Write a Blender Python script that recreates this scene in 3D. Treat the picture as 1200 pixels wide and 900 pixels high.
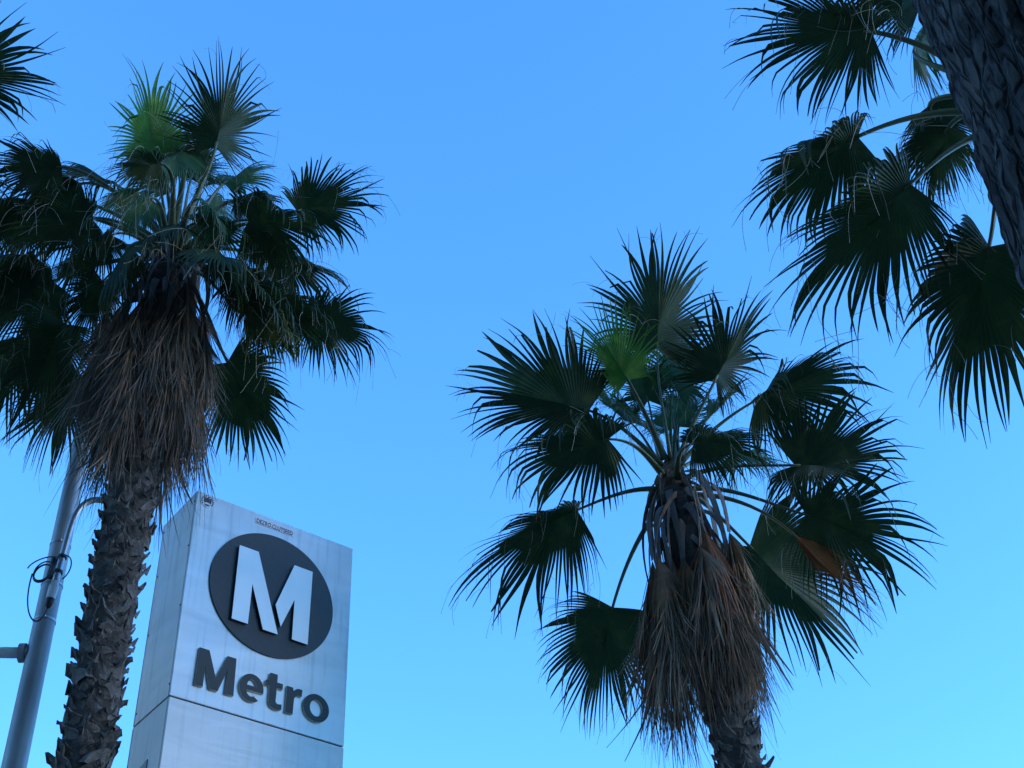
import bpy, bmesh, math, random
import numpy as np
from mathutils import Vector, Matrix, noise

for o in list(bpy.data.objects): bpy.data.objects.remove(o)
SC = bpy.context.scene
COL = SC.collection

# ------------------------------------------------------------------ camera
PITCH, ROLL = math.radians(41.0), math.radians(2.75)
cam_data = bpy.data.cameras.new('camera'); cam = bpy.data.objects.new('camera', cam_data); COL.objects.link(cam)
cam_data.sensor_width = 36.0; cam_data.lens = 49.5; cam_data.clip_start = 0.05; cam_data.clip_end = 3000
_f = Vector((0, math.cos(PITCH), math.sin(PITCH))); _r = Vector((1, 0, 0)); _d = _f.cross(_r)
_R = math.cos(ROLL)*_r + math.sin(ROLL)*_d; _D = -math.sin(ROLL)*_r + math.cos(ROLL)*_d
M = Matrix((_R, -_D, -_f)).transposed().to_4x4(); M.translation = Vector((0, 0, 1.6))
cam.matrix_world = M
SC.camera = cam

# ------------------------------------------------------------------ sky, sun, exposure
SUN_AZ, SUN_EL = math.radians(98.0), math.radians(12.5)      # compass-like: 0 = +Y, clockwise
world = bpy.data.worlds.new('World'); SC.world = world; world.use_nodes = True
wn = world.node_tree.nodes; wl = world.node_tree.links
sky = wn.new('ShaderNodeTexSky'); sky.sky_type = 'NISHITA'; sky.sun_disc = False
sky.sun_elevation = SUN_EL; sky.sun_rotation = SUN_AZ
sky.air_density = 1.0; sky.dust_density = 0.0; sky.ozone_density = 6.0
hs = wn.new('ShaderNodeHueSaturation'); hs.inputs['Saturation'].default_value = 1.055
bg = wn['Background']; bg.inputs['Strength'].default_value = 0.15
wl.new(sky.outputs[0], hs.inputs['Color']); wl.new(hs.outputs[0], bg.inputs['Color'])
sl = bpy.data.lights.new('sun', 'SUN'); sun = bpy.data.objects.new('sun', sl); COL.objects.link(sun)
sl.energy = 0.16; sl.angle = math.radians(12); sl.color = (1.0, 0.82, 0.64)
sv = Vector((math.sin(SUN_AZ)*math.cos(SUN_EL), math.cos(SUN_AZ)*math.cos(SUN_EL), math.sin(SUN_EL)))
sun.rotation_euler = sv.to_track_quat('Z', 'Y').to_euler()
SC.view_settings.view_transform = 'Standard'; SC.view_settings.look = 'None'
SC.view_settings.gamma = 1.0; SC.view_settings.use_curve_mapping = False
SC.view_settings.exposure = 2.32

# ------------------------------------------------------------------ helpers
def nrm(v): return v/np.linalg.norm(v)
def link(o, parent=None):
    COL.objects.link(o)
    if parent is not None: o.parent = parent
    return o
def empty(name, loc=(0, 0, 0)):
    o = bpy.data.objects.new(name, None); o.location = loc; o.empty_display_size = .2
    return link(o)
def tag(o, label, cat, group=None):
    o['label'] = label; o['category'] = cat
    if group: o['group'] = group
def mesh_obj(name, V, F, mat, parent=None, smooth=False, attrs=None):
    me = bpy.data.meshes.new(name)
    me.from_pydata(V.tolist() if hasattr(V, 'tolist') else V, [], F.tolist() if hasattr(F, 'tolist') else F)
    for m in (mat if isinstance(mat, (list, tuple)) else [mat]): me.materials.append(m)
    if smooth: me.polygons.foreach_set('use_smooth', [True]*len(me.polygons))
    if attrs:
        for k, a in attrs.items():
            at = me.attributes.new(k, 'FLOAT', 'POINT'); at.data.foreach_set('value', np.asarray(a, dtype=np.float32).ravel())
    me.update()
    return link(bpy.data.objects.new(name, me), parent)
def grid_faces(n, m, closed=False, base=0):
    """n rows of m verts"""
    F = []
    for i in range(n-1):
        for j in range(m if closed else m-1):
            k = (j+1) % m
            F.append((base+i*m+j, base+i*m+k, base+(i+1)*m+k, base+(i+1)*m+j))
    return F
def sweep(path, radii, sides=8, flat=1.0, upv=None, cap=True):
    """tube along a path (n,3); flat squashes the second axis"""
    P = np.asarray(path, float); n = len(P)
    T = np.gradient(P, axis=0); T /= np.linalg.norm(T, axis=1)[:, None]
    ref = np.array([0, 0, 1.]) if upv is None else np.asarray(upv, float)
    if abs(T[0] @ ref) > .95: ref = np.array([1., 0, 0])
    A = np.cross(T[0], ref); A = nrm(A); V = []
    for i in range(n):
        A = A - (A @ T[i])*T[i]; A = nrm(A); B = np.cross(A, T[i])
        for j in range(sides):
            t = 2*math.pi*j/sides
            V.append(P[i] + radii[i]*(math.cos(t)*A + math.sin(t)*flat*B))
    F = grid_faces(n, sides, True)
    if cap: F += [tuple(range(sides))[::-1], tuple(range((n-1)*sides, n*sides))]
    return np.array(V), F
def merge(parts):
    V = []; F = []; b = 0
    for v, f in parts:
        V.append(np.asarray(v, float)); F += [tuple(i+b for i in q) for q in f]; b += len(v)
    return np.concatenate(V), F
def bez(p0, p1, p2, p3, n):
    t = np.linspace(0, 1, n)[:, None]
    return (1-t)**3*p0 + 3*(1-t)**2*t*p1 + 3*(1-t)*t*t*p2 + t**3*p3

# ------------------------------------------------------------------ materials
def mat(name):
    m = bpy.data.materials.new(name); m.use_nodes = True
    nt = m.node_tree; return m, nt.nodes, nt.links, nt.nodes['Principled BSDF']
def ramp(nodes, stops):
    r = nodes.new('ShaderNodeValToRGB'); e = r.color_ramp.elements
    while len(e) < len(stops): e.new(.5)
    for el, (p, c) in zip(e, stops): el.position = p; el.color = (*c, 1)
    return r
def noise_mat(name, c1, c2, scale, rough=.8, bump=.3, dist=.02, metallic=0, detail=6, stretch=(1, 1, 1), bscale=None):
    m, n, l, b = mat(name)
    tc = n.new('ShaderNodeTexCoord'); mp = n.new('ShaderNodeMapping'); mp.inputs['Scale'].default_value = stretch
    l.new(tc.outputs['Object'], mp.inputs['Vector'])
    t = n.new('ShaderNodeTexNoise'); t.inputs['Scale'].default_value = scale; t.inputs['Detail'].default_value = detail
    l.new(mp.outputs[0], t.inputs['Vector'])
    r = ramp(n, [(.3, c1), (.7, c2)]); l.new(t.outputs['Fac'], r.inputs['Fac']); l.new(r.outputs['Color'], b.inputs['Base Color'])
    b.inputs['Roughness'].default_value = rough; b.inputs['Metallic'].default_value = metallic
    if bump:
        t2 = t
        if bscale:
            t2 = n.new('ShaderNodeTexNoise'); t2.inputs['Scale'].default_value = bscale; t2.inputs['Detail'].default_value = 8
            l.new(mp.outputs[0], t2.inputs['Vector'])
        bp = n.new('ShaderNodeBump'); bp.inputs['Strength'].default_value = bump; bp.inputs['Distance'].default_value = dist
        l.new(t2.outputs['Fac'], bp.inputs['Height']); l.new(bp.outputs[0], b.inputs['Normal'])
    return m
def leaf_mat(name, base, tip, dark, rough=.52, transl=.25, spec=.22, tip_at=.8, mott=None):
    mott = mott or tuple(min(1, c*k) for c, k in zip(base, (2.0, 1.45, 1.2)))
    """blade: colour varies along the segment (dry tips), between segments and between fronds"""
    m, n, l, b = mat(name)
    a = n.new('ShaderNodeAttribute'); a.attribute_name = 'along'
    s = n.new('ShaderNodeAttribute'); s.attribute_name = 'seg'
    oi = n.new('ShaderNodeObjectInfo')
    r = ramp(n, [(0, base), (tip_at, base), (1, tip)]); l.new(a.outputs['Fac'], r.inputs['Fac'])
    mx = n.new('ShaderNodeMix'); mx.data_type = 'RGBA'; mx.inputs[7].default_value = (*dark, 1)
    mul = n.new('ShaderNodeMath'); mul.operation = 'MULTIPLY_ADD'; mul.inputs[1].default_value = .55
    mul2 = n.new('ShaderNodeMath'); mul2.operation = 'MULTIPLY'; mul2.inputs[1].default_value = .4
    l.new(s.outputs['Fac'], mul.inputs[0]); l.new(oi.outputs['Random'], mul2.inputs[0]); l.new(mul2.outputs[0], mul.inputs[2])
    l.new(mul.outputs[0], mx.inputs[0]); l.new(r.outputs['Color'], mx.inputs[6]); l.new(mx.outputs[2], b.inputs['Base Color'])
    tc = n.new('ShaderNodeTexCoord'); tn = n.new('ShaderNodeTexNoise'); tn.inputs['Scale'].default_value = 7; tn.inputs['Detail'].default_value = 6
    l.new(tc.outputs['Object'], tn.inputs['Vector'])
    rm = ramp(n, [(.50, (0, 0, 0)), (.80, (1, 1, 1))]); l.new(tn.outputs['Fac'], rm.inputs['Fac'])
    m2 = n.new('ShaderNodeMix'); m2.data_type = 'RGBA'; m2.inputs[7].default_value = (*mott, 1)
    l.new(rm.outputs[0], m2.inputs[0]); l.new(mx.outputs[2], m2.inputs[6]); l.new(m2.outputs[2], b.inputs['Base Color']); mx = m2
    b.inputs['Roughness'].default_value = rough; b.inputs['Specular IOR Level'].default_value = spec
    if transl:
        tr = n.new('ShaderNodeBsdfTranslucent'); l.new(mx.outputs[2], tr.inputs['Color'])
        ms = n.new('ShaderNodeMixShader'); ms.inputs[0].default_value = transl
        l.new(b.outputs[0], ms.inputs[1]); l.new(tr.outputs[0], ms.inputs[2])
        l.new(ms.outputs[0], n['Material Output'].inputs['Surface'])
    return m

MT = {}
MT['g'] = leaf_mat('frond_green', (.024, .050, .016), (.10, .085, .03), (.013, .032, .011), transl=.2, tip_at=.7)
MT['y'] = leaf_mat('frond_young_green', (.10, .215, .030), (.13, .18, .05), (.06, .15, .025), transl=.5)
MT['t'] = leaf_mat('frond_skylit_green', (.045, .112, .042), (.12, .12, .05), (.026, .072, .03), transl=.25)  # lighter green, sky light on the fan tops put into the colour
MT['yl'] = leaf_mat('frond_yellowing', (.13, .14, .03), (.22, .17, .05), (.06, .08, .025), tip_at=.6)
MT['o'] = leaf_mat('frond_dying_orange', (.36, .12, .035), (.42, .20, .07), (.20, .08, .03), rough=.7, transl=.2)
MT['dead'] = leaf_mat('frond_dead_brown', (.34, .225, .135), (.38, .29, .20), (.17, .11, .07), rough=.85, transl=.12, spec=.15, tip_at=.5)
MT['dead2'] = leaf_mat('frond_dead_grey', (.36, .29, .22), (.40, .34, .27), (.18, .145, .115), rough=.85, transl=.12, spec=.15, tip_at=.5)
MT['dead3'] = leaf_mat('frond_dead_russet', (.30, .13, .07), (.34, .20, .12), (.16, .08, .05), rough=.85, transl=.12, spec=.15, tip_at=.5)
MT['dead4'] = leaf_mat('frond_dead_weathered', (.20, .150, .105), (.25, .21, .165), (.085, .064, .05), rough=.9, transl=.08, spec=.1, tip_at=.5)
MT['dead5'] = leaf_mat('frond_dead_silvery', (.22, .19, .155), (.29, .26, .22), (.095, .082, .07), rough=.9, transl=.08, spec=.1, tip_at=.5)
MT['petiole'] = noise_mat('petiole_green', (.05, .075, .028), (.095, .105, .045), 14, rough=.45, bump=.15, stretch=(1, 1, .3))
MT['petiole_o'] = noise_mat('petiole_orange', (.22, .11, .045), (.15, .12, .05), 9, rough=.55, bump=.15)
MT['petiole_d'] = noise_mat('petiole_dead', (.10, .08, .068), (.21, .175, .15), 10, rough=.75, bump=.3, stretch=(2, 2, .4))
MT['fibre'] = noise_mat('leaf_fibre', (.25, .23, .18), (.38, .35, .28), 8, rough=.8, bump=0)
MT['sheath'] = noise_mat('leaf_sheath', (.06, .04, .025), (.15, .10, .06), 22, rough=.9, bump=.8, dist=.03, stretch=(1, 1, .3))
MT['core'] = noise_mat('trunk_core', (.03, .024, .02), (.075, .06, .05), 14, rough=.95, bump=.8, dist=.04)
MT['boot'] = noise_mat('leaf_base_bark', (.055, .046, .040), (.20, .175, .155), 9, rough=.88, bump=.6, dist=.02, stretch=(1, 1, .5), bscale=40)
MT['boot2'] = noise_mat('leaf_base_bark_dark', (.03, .026, .022), (.10, .086, .075), 11, rough=.9, bump=.6, dist=.02, stretch=(1, 1, .5), bscale=40)

# ------------------------------------------------------------------ ground
m_ground = noise_mat('ground_asphalt', (.045, .044, .043), (.075, .073, .070), 1.4, rough=.9, bump=.2, bscale=60)
m_pave = noise_mat('pavement_concrete', (.28, .265, .235), (.36, .34, .30), 1.2, rough=.9, bump=.15, bscale=50)
g = mesh_obj('ground', np.array([(-700, -700, 0), (700, -700, 0), (700, 700, 0), (-700, 700, 0)], float), [(0, 1, 2, 3)], m_ground)
pv_ = mesh_obj('pavement', np.array([(-60, -3, .004), (60, -3, .004), (60, 14, .004), (-60, 14, .004)], float), [(0, 1, 2, 3)], m_pave); pv_['kind'] = 'structure'
g['kind'] = 'structure'

# ------------------------------------------------------------------ unseen buildings: brick one added to block skylight, cream one inferred from sign's reflection
def building(name, label, x0, y0, x1, y1, h, floors, bays, wallm, side):
    """side: 'N' windows on the y1 face, 'E' windows on the x1 face"""
    t = empty(name, ((x0+x1)/2, (y0+y1)/2, 0)); tag(t, label, 'building')
    cx_, cy_ = (x0+x1)/2, (y0+y1)/2
    def bx(nm, lo, hi, m_, par):
        V = np.array([(x-cx_, y-cy_, z) for z in (lo[2], hi[2]) for y in (lo[1], hi[1]) for x in (lo[0], hi[0])])
        return mesh_obj(nm, V, [(0, 2, 3, 1), (4, 5, 7, 6), (0, 1, 5, 4), (2, 6, 7, 3), (0, 4, 6, 2), (1, 3, 7, 5)], m_, par)
    w = bx('wall', (x0, y0, 0), (x1, y1, h), wallm, t)
    bx('roof', (x0-.3, y0-.3, h), (x1+.3, y1+.3, h+.8), wallm, t)
    fh = h/floors; ln = (x1-x0) if side == 'N' else (y1-y0); bw = ln/bays
    w0 = None
    for f_ in range(floors):
        for k in range(bays):
            a = bw*(k+.18); z = fh*(f_+.28)
            if w0 is None:
                q = ((0, 0, 0), (bw*.64, .10, fh*.52)) if side == 'N' else ((0, 0, 0), (.10, bw*.64, fh*.52))
                V = np.array([(x, y, zz) for zz in (0, q[1][2]) for y in (0, q[1][1]) for x in (0, q[1][0])])
                w0 = mesh_obj('window', V, [(0, 2, 3, 1), (4, 5, 7, 6), (0, 1, 5, 4), (2, 6, 7, 3), (0, 4, 6, 2), (1, 3, 7, 5)], m_win, t); o = w0
            else:
                o = link(w0.copy(), t)
            o.location = (x0+a-cx_, y1-.04-cy_, z) if side == 'N' else (x1-.04-cx_, y0+a-cy_, z)
    return t
m_win = noise_mat('window_glass', (.02, .024, .028), (.03, .034, .04), .5, rough=.12, bump=0)
m_wall1 = noise_mat('sand_brick_wall', (.30, .225, .16), (.40, .31, .23), 3, rough=.9, bump=.2)
m_wall2 = noise_mat('cream_stucco_wall', (.66, .57, .45), (.74, .65, .53), 2, rough=.9, bump=.1)
building('shading_block', 'added sand coloured brick block with rows of dark windows, shading the scene unseen from behind the viewer', -45, -32, 22, -12, 30, 8, 18, m_wall1, 'N')  # added out of view to darken the camera-facing sides
building('apartment_building', 'cream stucco block with dark windows standing across from the narrow sign side', -52, 14, -36, 62, 33, 8, 12, m_wall2, 'E')

# ------------------------------------------------------------------ palm pieces
def blade_mesh(H, u, n, L, A, fold, droop, hang, rng, segs=52, split=.52, costa=.24, steps=10, wmul=1.0):
    """costapalmate fan; returns verts, faces, along, seg. Fused pleats up to 'split', free drooping tips beyond."""
    u = nrm(np.array(u, float)); n = np.array(n, float); n = nrm(n-(n@u)*u); v = np.cross(n, u); H = np.array(H, float)
    G = np.array([0, 0, -1.])
    da = 2*A/segs
    a_mid = -A + da*(np.arange(segs)+.5)
    a_edge = -A + da*np.arange(segs+1)
    wob = rng.normal(0, 1, 4); asym = rng.normal(0, .16)
    def Rlen(a): return L*(1-.58*np.minimum(np.abs(a)/A, 1.0)**1.35)
    def chain(a, extra=None):
        k = len(a); q = np.minimum(np.abs(a)/A, 1.0)
        org = H + np.outer(costa*L*(1-q)**1.2, u) + np.outer(-.25*droop*costa*L*(1-q)**2, -G*0+np.array([0, 0, 1.]))
        rise = np.where(a < 0, fold+asym, fold-asym)*np.abs(np.sin(a))*(1+.35*(np.abs(a) > 1.3)*(np.abs(a)-1.3)) + .13*np.sin(2.2*a+3*wob[0]) + .08*np.sin(5*a+3*wob[1]) + .05*np.sin(9*a+3*wob[2])
        d = np.outer(np.cos(a), u)+np.outer(np.sin(a), v)+np.outer(rise, n)
        d /= np.linalg.norm(d, axis=1)[:, None]
        R = Rlen(a); P = [org]; p = org
        for s in range(1, steps+1):
            x = (s-.5)/steps
            d = d + np.outer(np.full(k, droop*(.12+2.6*x**2.1)/steps*1.35), G)
            if extra is not None and x > split-.05: d = d + extra(s, x)
            d /= np.linalg.norm(d, axis=1)[:, None]
            p = p + d*(R*(1-costa*(1-q))/steps)[:, None]; P.append(p)
        return np.stack(P, 1)
    lenv = 1+rng.normal(0, .09, segs)
    xd = np.abs(rng.normal(0, .5, segs))*droop*.35 + .02
    brk = np.where(rng.random(segs) < hang, rng.uniform(split, .9, segs), 9)
    ii = np.arange(segs); fq = rng.uniform(.9, 1.9)
    cph = rng.uniform(0, 6)
    yaw = rng.normal(0, .08, segs)+.26*np.sin(ii*fq+cph)*np.abs(np.sin(ii*.23+rng.uniform(0, 6)))
    jn = rng.normal(0, .10, segs)+.20*np.sin(ii*.8+rng.uniform(0, 6))
    tang = np.outer(-np.sin(a_mid), u)+np.outer(np.cos(a_mid), v)
    def extra(s, x):
        e = np.outer(xd*(x-split+.05)*3/steps*3, G) + tang*(yaw/steps*3)[:, None] + np.outer(jn/steps*3, n)
        e += np.outer((x > brk)*(1.1), G)
        return e
    mid0 = chain(a_mid); mid = chain(a_mid, extra); ed = chain(a_edge)
    # tips vary in length
    mid = mid0 + (mid-mid0); tipdir = mid[:, -1]-mid[:, -2]; mid[:, -1] += tipdir*((lenv-1)*6)[:, None]
    le = ed[:-1]-mid0; re = ed[1:]-mid0
    xs = np.linspace(0, 1, steps+1)
    segsplit = np.clip(split+.09*np.sin(ii*fq*.5+cph)+rng.normal(0, .04, segs), .28, .8)
    V = np.zeros((segs, steps+1, 3, 3)); al = np.zeros((segs, steps+1, 3)); sg = np.zeros((segs, steps+1, 3))
    sr = np.clip(rng.random(segs)*.7+.3*np.sin(np.arange(segs)*.35+rng.uniform(0, 6)), 0, 1)
    tw = rng.normal(0, .5, segs)
    for s, x in enumerate(xs):
        w_sp = np.linalg.norm(re[:, s]-le[:, s], axis=1)/2
        t = np.clip((x-segsplit)/(1-segsplit), 0, 1)
        # width at split radius relative to current spacing
        ref = np.clip(segsplit, 0, 1)
        k = np.where(x <= segsplit, 1.0, (ref/np.maximum(x, .01))**1.0*(1-t)**.75*.92)*wmul
        k = np.maximum(k, .04)
        pl = .42*w_sp*np.minimum(k, 1)
        twist = np.outer(tw*t*w_sp*k, n)
        V[:, s, 0] = mid[:, s]+le[:, s]*k[:, None]-twist
        V[:, s, 1] = mid[:, s]+np.outer(pl, n)
        V[:, s, 2] = mid[:, s]+re[:, s]*k[:, None]+twist
        al[:, s] = x; sg[:, s] = sr[:, None]
    F = []
    m = 3
    for i in range(segs):
        F += grid_faces(steps+1, 3, False, i*(steps+1)*3)
    return V.reshape(-1, 3), F, al.ravel(), sg.ravel(), mid

def weld(o, d=3e-4):
    bm = bmesh.new(); bm.from_mesh(o.data); bmesh.ops.remove_doubles(bm, verts=bm.verts[:], dist=d); bm.to_mesh(o.data); bm.free(); o.data.update()

def fibre_mesh(mid, rng, count, scale=1.0):
    parts = []
    S, K, _ = mid.shape
    for _ in range(count):
        i = rng.integers(0, S); k = rng.integers(int(K*.45), K-1)
        p = mid[i, k].copy(); d = nrm((mid[i, k+1]-mid[i, k]) if k+1 < K else np.array([0, 0, -1.]))
        d = nrm(d+rng.normal(0, .6, 3)); ln = rng.uniform(.10, .42)*scale; n = 7
        curl = rng.normal(0, .35, 3); pts = [p]
        for s in range(n):
            d = nrm(d+curl*.35+np.array([0, 0, -.32])); p = p+d*ln/n; pts.append(p)
        parts.append(sweep(np.array(pts), [.0016]*(n+1), 3, cap=False))
    return merge(parts)

def petiole_mesh(B, H, u, out, r0, r1, flat=.55, sag=.0, n=14):
    Lp = np.linalg.norm(H-B)
    d = nrm(H-B); p1 = B+Lp*.38*nrm(d+np.array([0, 0, .55])+.2*out); p2 = H-u*Lp*.30+np.array([0, 0, .02*Lp])
    P = bez(B, p1, p2, H+u*.05, n)
    t = np.linspace(0, 1, n)
    rad = r0*(1-t)**1.6 + r1*(1-(1-t)**1.6)
    return sweep(P, rad, 7, flat)

def add_frond(tree, spec, rng, fib=26, segs=None):
    H, u, n, L, fold, droop, hang, kind = spec
    if droop > .55 and kind != 'o': fold = -rng.uniform(.2, .95)*min(1, droop)
    elif kind in 'gy': fold = rng.uniform(.45, .75)
    hang = hang*1.5+.08
    if kind == 'c': kind, fold = 'g', -.95
    H = np.array(H, float); u = nrm(np.array(u, float)); n = np.array(n, float)
    A = math.radians(rng.uniform(102, 134)); L = L*rng.uniform(.93, 1.1)
    if kind == 'o': fold, A = .5, math.radians(24)
    V, F, al, sg, mid = blade_mesh(H, u, n, L, A, fold, droop, hang, rng, segs=segs or int(rng.integers(52, 66)),
                                   split=rng.uniform(.42, .56))
    nm = 'dying_frond' if kind == 'o' else 'frond'
    fr = mesh_obj(nm, V, F, MT[kind], tree, attrs={'along': al, 'seg': sg}); weld(fr)
    if kind == 'o': fr['label'] = 'dying orange brown frond folded shut'
    if kind == 'yl': fr['label'] = 'yellowing frond with hanging tips'
    hor = np.array([H[0], H[1], 0]); out = nrm(hor) if np.linalg.norm(hor) > .05 else np.array([0, -1., 0])
    el = H[2]/max(np.linalg.norm(H), .1)
    B = out*.09 + np.array([0, 0, np.clip(.28*el-.08, -.42, .12)])
    pv, pf = petiole_mesh(B, H, u, out, .040, .0155)
    mesh_obj('petiole', pv, pf, MT['petiole_o' if kind == 'o' else 'petiole'], fr, smooth=True)
    # pale hastula cap where the petiole meets the blade
    if fib:
        fv, ff = fibre_mesh(mid, rng, fib)
        fo = mesh_obj('fibres', fv, ff, MT['fibre'], fr); fo['kind'] = 'stuff'
    return fr

def add_dead_frond(tree, axis_at, az, zb, pet, spread, L, flare, rng, kind, strands=34, half=.28):
    """dead leaf hanging along the trunk: strap petiole out and down, collapsed blade of dry strands"""
    out = np.array([math.cos(az), math.sin(az), 0]); side = np.array([-out[1], out[0], 0])
    B = axis_at(zb)+out*.13
    H = axis_at(zb-pet*.93)+out*spread+side*rng.normal(0, .12)
    H[2] = zb-pet*.93
    P = bez(B, B+out*(spread*.45+.02)+np.array([0, 0, rng.uniform(-.12, .0)]), H+np.array([0, 0, pet*rng.uniform(.45, .7)])+out*.02+side*rng.normal(0, .06), H, 12)
    t = np.linspace(0, 1, 12)
    pv, pf = sweep(P, (.040*(1-t)+.018*t)*rng.uniform(.7, 1.1), 6, .10, upv=out+side*rng.normal(0, .5))
    # strands
    dn = nrm(np.array([0, 0, -1.])+out*flare+side*rng.normal(0, .07))
    steps = 9; parts = []; al = []; sg = []
    G = np.array([0, 0, -1.])
    for i in range(strands):
        q = (i+.5)/strands*2-1
        ang = q*half+rng.normal(0, .05)
        depth = rng.normal(0, .09)-.25*abs(q)*half
        d = nrm(dn*math.cos(ang)+side*math.sin(ang)+out*depth)
        ln = L*(1-.30*abs(q)**1.5)*rng.uniform(.72, 1.1)
        p = H.copy(); w = rng.uniform(.004, .0095)
        wa = nrm(side*rng.normal(0, 1)+out*rng.normal(0, 1)); pts = [p]
        bend = rng.normal(0, .10, 3)
        for s in range(steps):
            x = (s+.5)/steps
            d = nrm(d+G*.16*x+bend*.3*x+rng.normal(0, .035, 3)+out*(.25*(math.sin(math.pi*min(1, x*1.3))-.55))*.16)
            p = p+d*ln/steps; pts.append(p)
        pts = np.array(pts); T = np.gradient(pts, axis=0); T /= np.linalg.norm(T, axis=1)[:, None]
        W = np.cross(T, wa); W /= np.maximum(np.linalg.norm(W, axis=1), .2)[:, None]; N = np.cross(T, W)
        xs = np.linspace(0, 1, steps+1)
        wid = w*np.minimum(1, 4*xs)*np.maximum((1-xs)**.6, .1)
        V = np.stack([pts-W*wid[:, None], pts+N*(wid*.7)[:, None], pts+W*wid[:, None]], 1).reshape(-1, 3)
        parts.append((V, grid_faces(steps+1, 3))); al += np.repeat(xs, 3).tolist(); sg += [rng.random()]*(3*(steps+1))
    # collapsed fan: fused and pleated near the stalk, torn into strands below
    bv, bf, ba, bs, _ = blade_mesh(H, dn, nrm(out+side*rng.normal(0, .8)), L*rng.uniform(.8, 1.05), rng.uniform(.30, .50), rng.normal(.2, .5), .35, .12, rng,
                                   segs=int(rng.integers(24, 34)), split=rng.uniform(.3, .5), costa=.0)
    parts.append((bv, bf)); al += list(ba); sg += list(bs)
    V, F = merge(parts)
    fr = mesh_obj('dead_frond', V, F, MT[kind], tree, attrs={'along': al, 'seg': sg}); weld(fr)
    mesh_obj('petiole', pv, pf, MT['petiole_d'], fr)
    return fr

# leaf bases (boots): six shapes shared by all copies. local: x width, y outwards, z up
def boot_mesh(k, mats):
    rng = np.random.default_rng(900+k)
    nx, nz_ = 4, 5
    w = rng.uniform(.070, .100); h = rng.uniform(.125, .17); V = []
    cut = rng.normal(0, .02, nx+1); notch = rng.integers(1, nx)
    for layer in (0, 1):
        for j in range(nz_+1):
            t = j/nz_
            for i in range(nx+1):
                s = i/nx*2-1
                ww = w*(1-.72*t**1.5)
                top = cut[i]*t**2 - (.05*t**3 if i == notch else 0) - .045*abs(s)*t**2
                x = s*ww + .012*math.sin(3*t+k)*t
                y = -.02 + .060*t**1.5 + .03*(1-s*s)*(1-.4*t) + rng.normal(0, .003)
                if layer: y -= .013+.02*(1-t)
                V.append((x, y, h*(t-.25)+top))
    m = nx+1; L2 = (nz_+1)*m
    F = [f for f in grid_faces(nz_+1, m)] + [f[::-1] for f in grid_faces(nz_+1, m, False, L2)]
    for i in range(nx): F.append((nz_*m+i, nz_*m+i+1, L2+nz_*m+i+1, L2+nz_*m+i))
    for j in range(nz_):
        F.append((j*m, (j+1)*m, L2+(j+1)*m, L2+j*m)); F.append((j*m+nx, L2+j*m+nx, L2+(j+1)*m+nx, (j+1)*m+nx))
    me = bpy.data.meshes.new('leaf_base'); me.from_pydata(V, [], F); me.materials.append(mats); me.update()
    return me
BOOTS = [boot_mesh(k, MT['boot'] if k % 3 else MT['boot2']) for k in range(9)]

def add_trunk(tree, axis_at, rad_at, z0, z1, name='trunk', m=None, steps=60, sides=20):
    V = []
    for i in range(steps+1):
        z = z0+(z1-z0)*i/steps; c = axis_at(z); r = rad_at(z)
        for j in range(sides):
            t = 2*math.pi*j/sides; rr = r*(1+.06*noise.noise((math.cos(t)*2, math.sin(t)*2, z*5)))
            V.append((c[0]+rr*math.cos(t), c[1]+rr*math.sin(t), z))
    F = grid_faces(steps+1, sides, True)+[tuple(range(steps*sides, (steps+1)*sides))]
    return mesh_obj(name, np.array(V), F, m or MT['core'], tree, smooth=True)

def add_boots(tree, trunk, axis_at, rad_at, za, zb, dz, seed, single=None, facing=None):
    """spiral of leaf bases from za up to zb; those within 'single' heights and on the 'facing' side are parts of their own"""
    rng = np.random.default_rng(seed); k = 0; z = za; rest = []
    while z < zb:
        az = k*2.39996+rng.normal(0, .10); c = axis_at(z); r = rad_at(z)
        out = np.array([math.cos(az), math.sin(az), 0])
        p = c+out*(r-.012); s = rng.uniform(.7, 1.3)
        Mx = Matrix.Translation(p) @ Matrix.Rotation(az-math.pi/2+rng.normal(0, .18), 4, 'Z') @ Matrix.Rotation(rng.normal(-.12, .14), 4, 'X') @ Matrix.Rotation(rng.normal(0, .16), 4, 'Y') @ Matrix.Diagonal((s*rng.uniform(.9, 1.15), s*rng.uniform(.7, 1.2), s*rng.uniform(.85, 1.1), 1))
        me = BOOTS[rng.integers(0, len(BOOTS))]
        if single and single[0] < z < single[1] and out @ facing > -.22:
            o = bpy.data.objects.new('leaf_base', me); link(o, trunk); o.matrix_local = Mx
        else:
            rest.append((me, Mx))
        z += dz*rng.uniform(.8, 1.2); k += 1
    if rest:
        parts = []
        for me, Mx in rest:
            co = np.empty(len(me.vertices)*3); me.vertices.foreach_get('co', co); co = co.reshape(-1, 3)
            A = np.array(Mx)
            parts.append((co @ A[:3, :3].T+A[:3, 3], [tuple(p.vertices) for p in me.polygons]))
        V, F = merge(parts)
        o = mesh_obj('leaf_bases', V, F, MT['boot'], trunk); o['kind'] = 'stuff'

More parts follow.
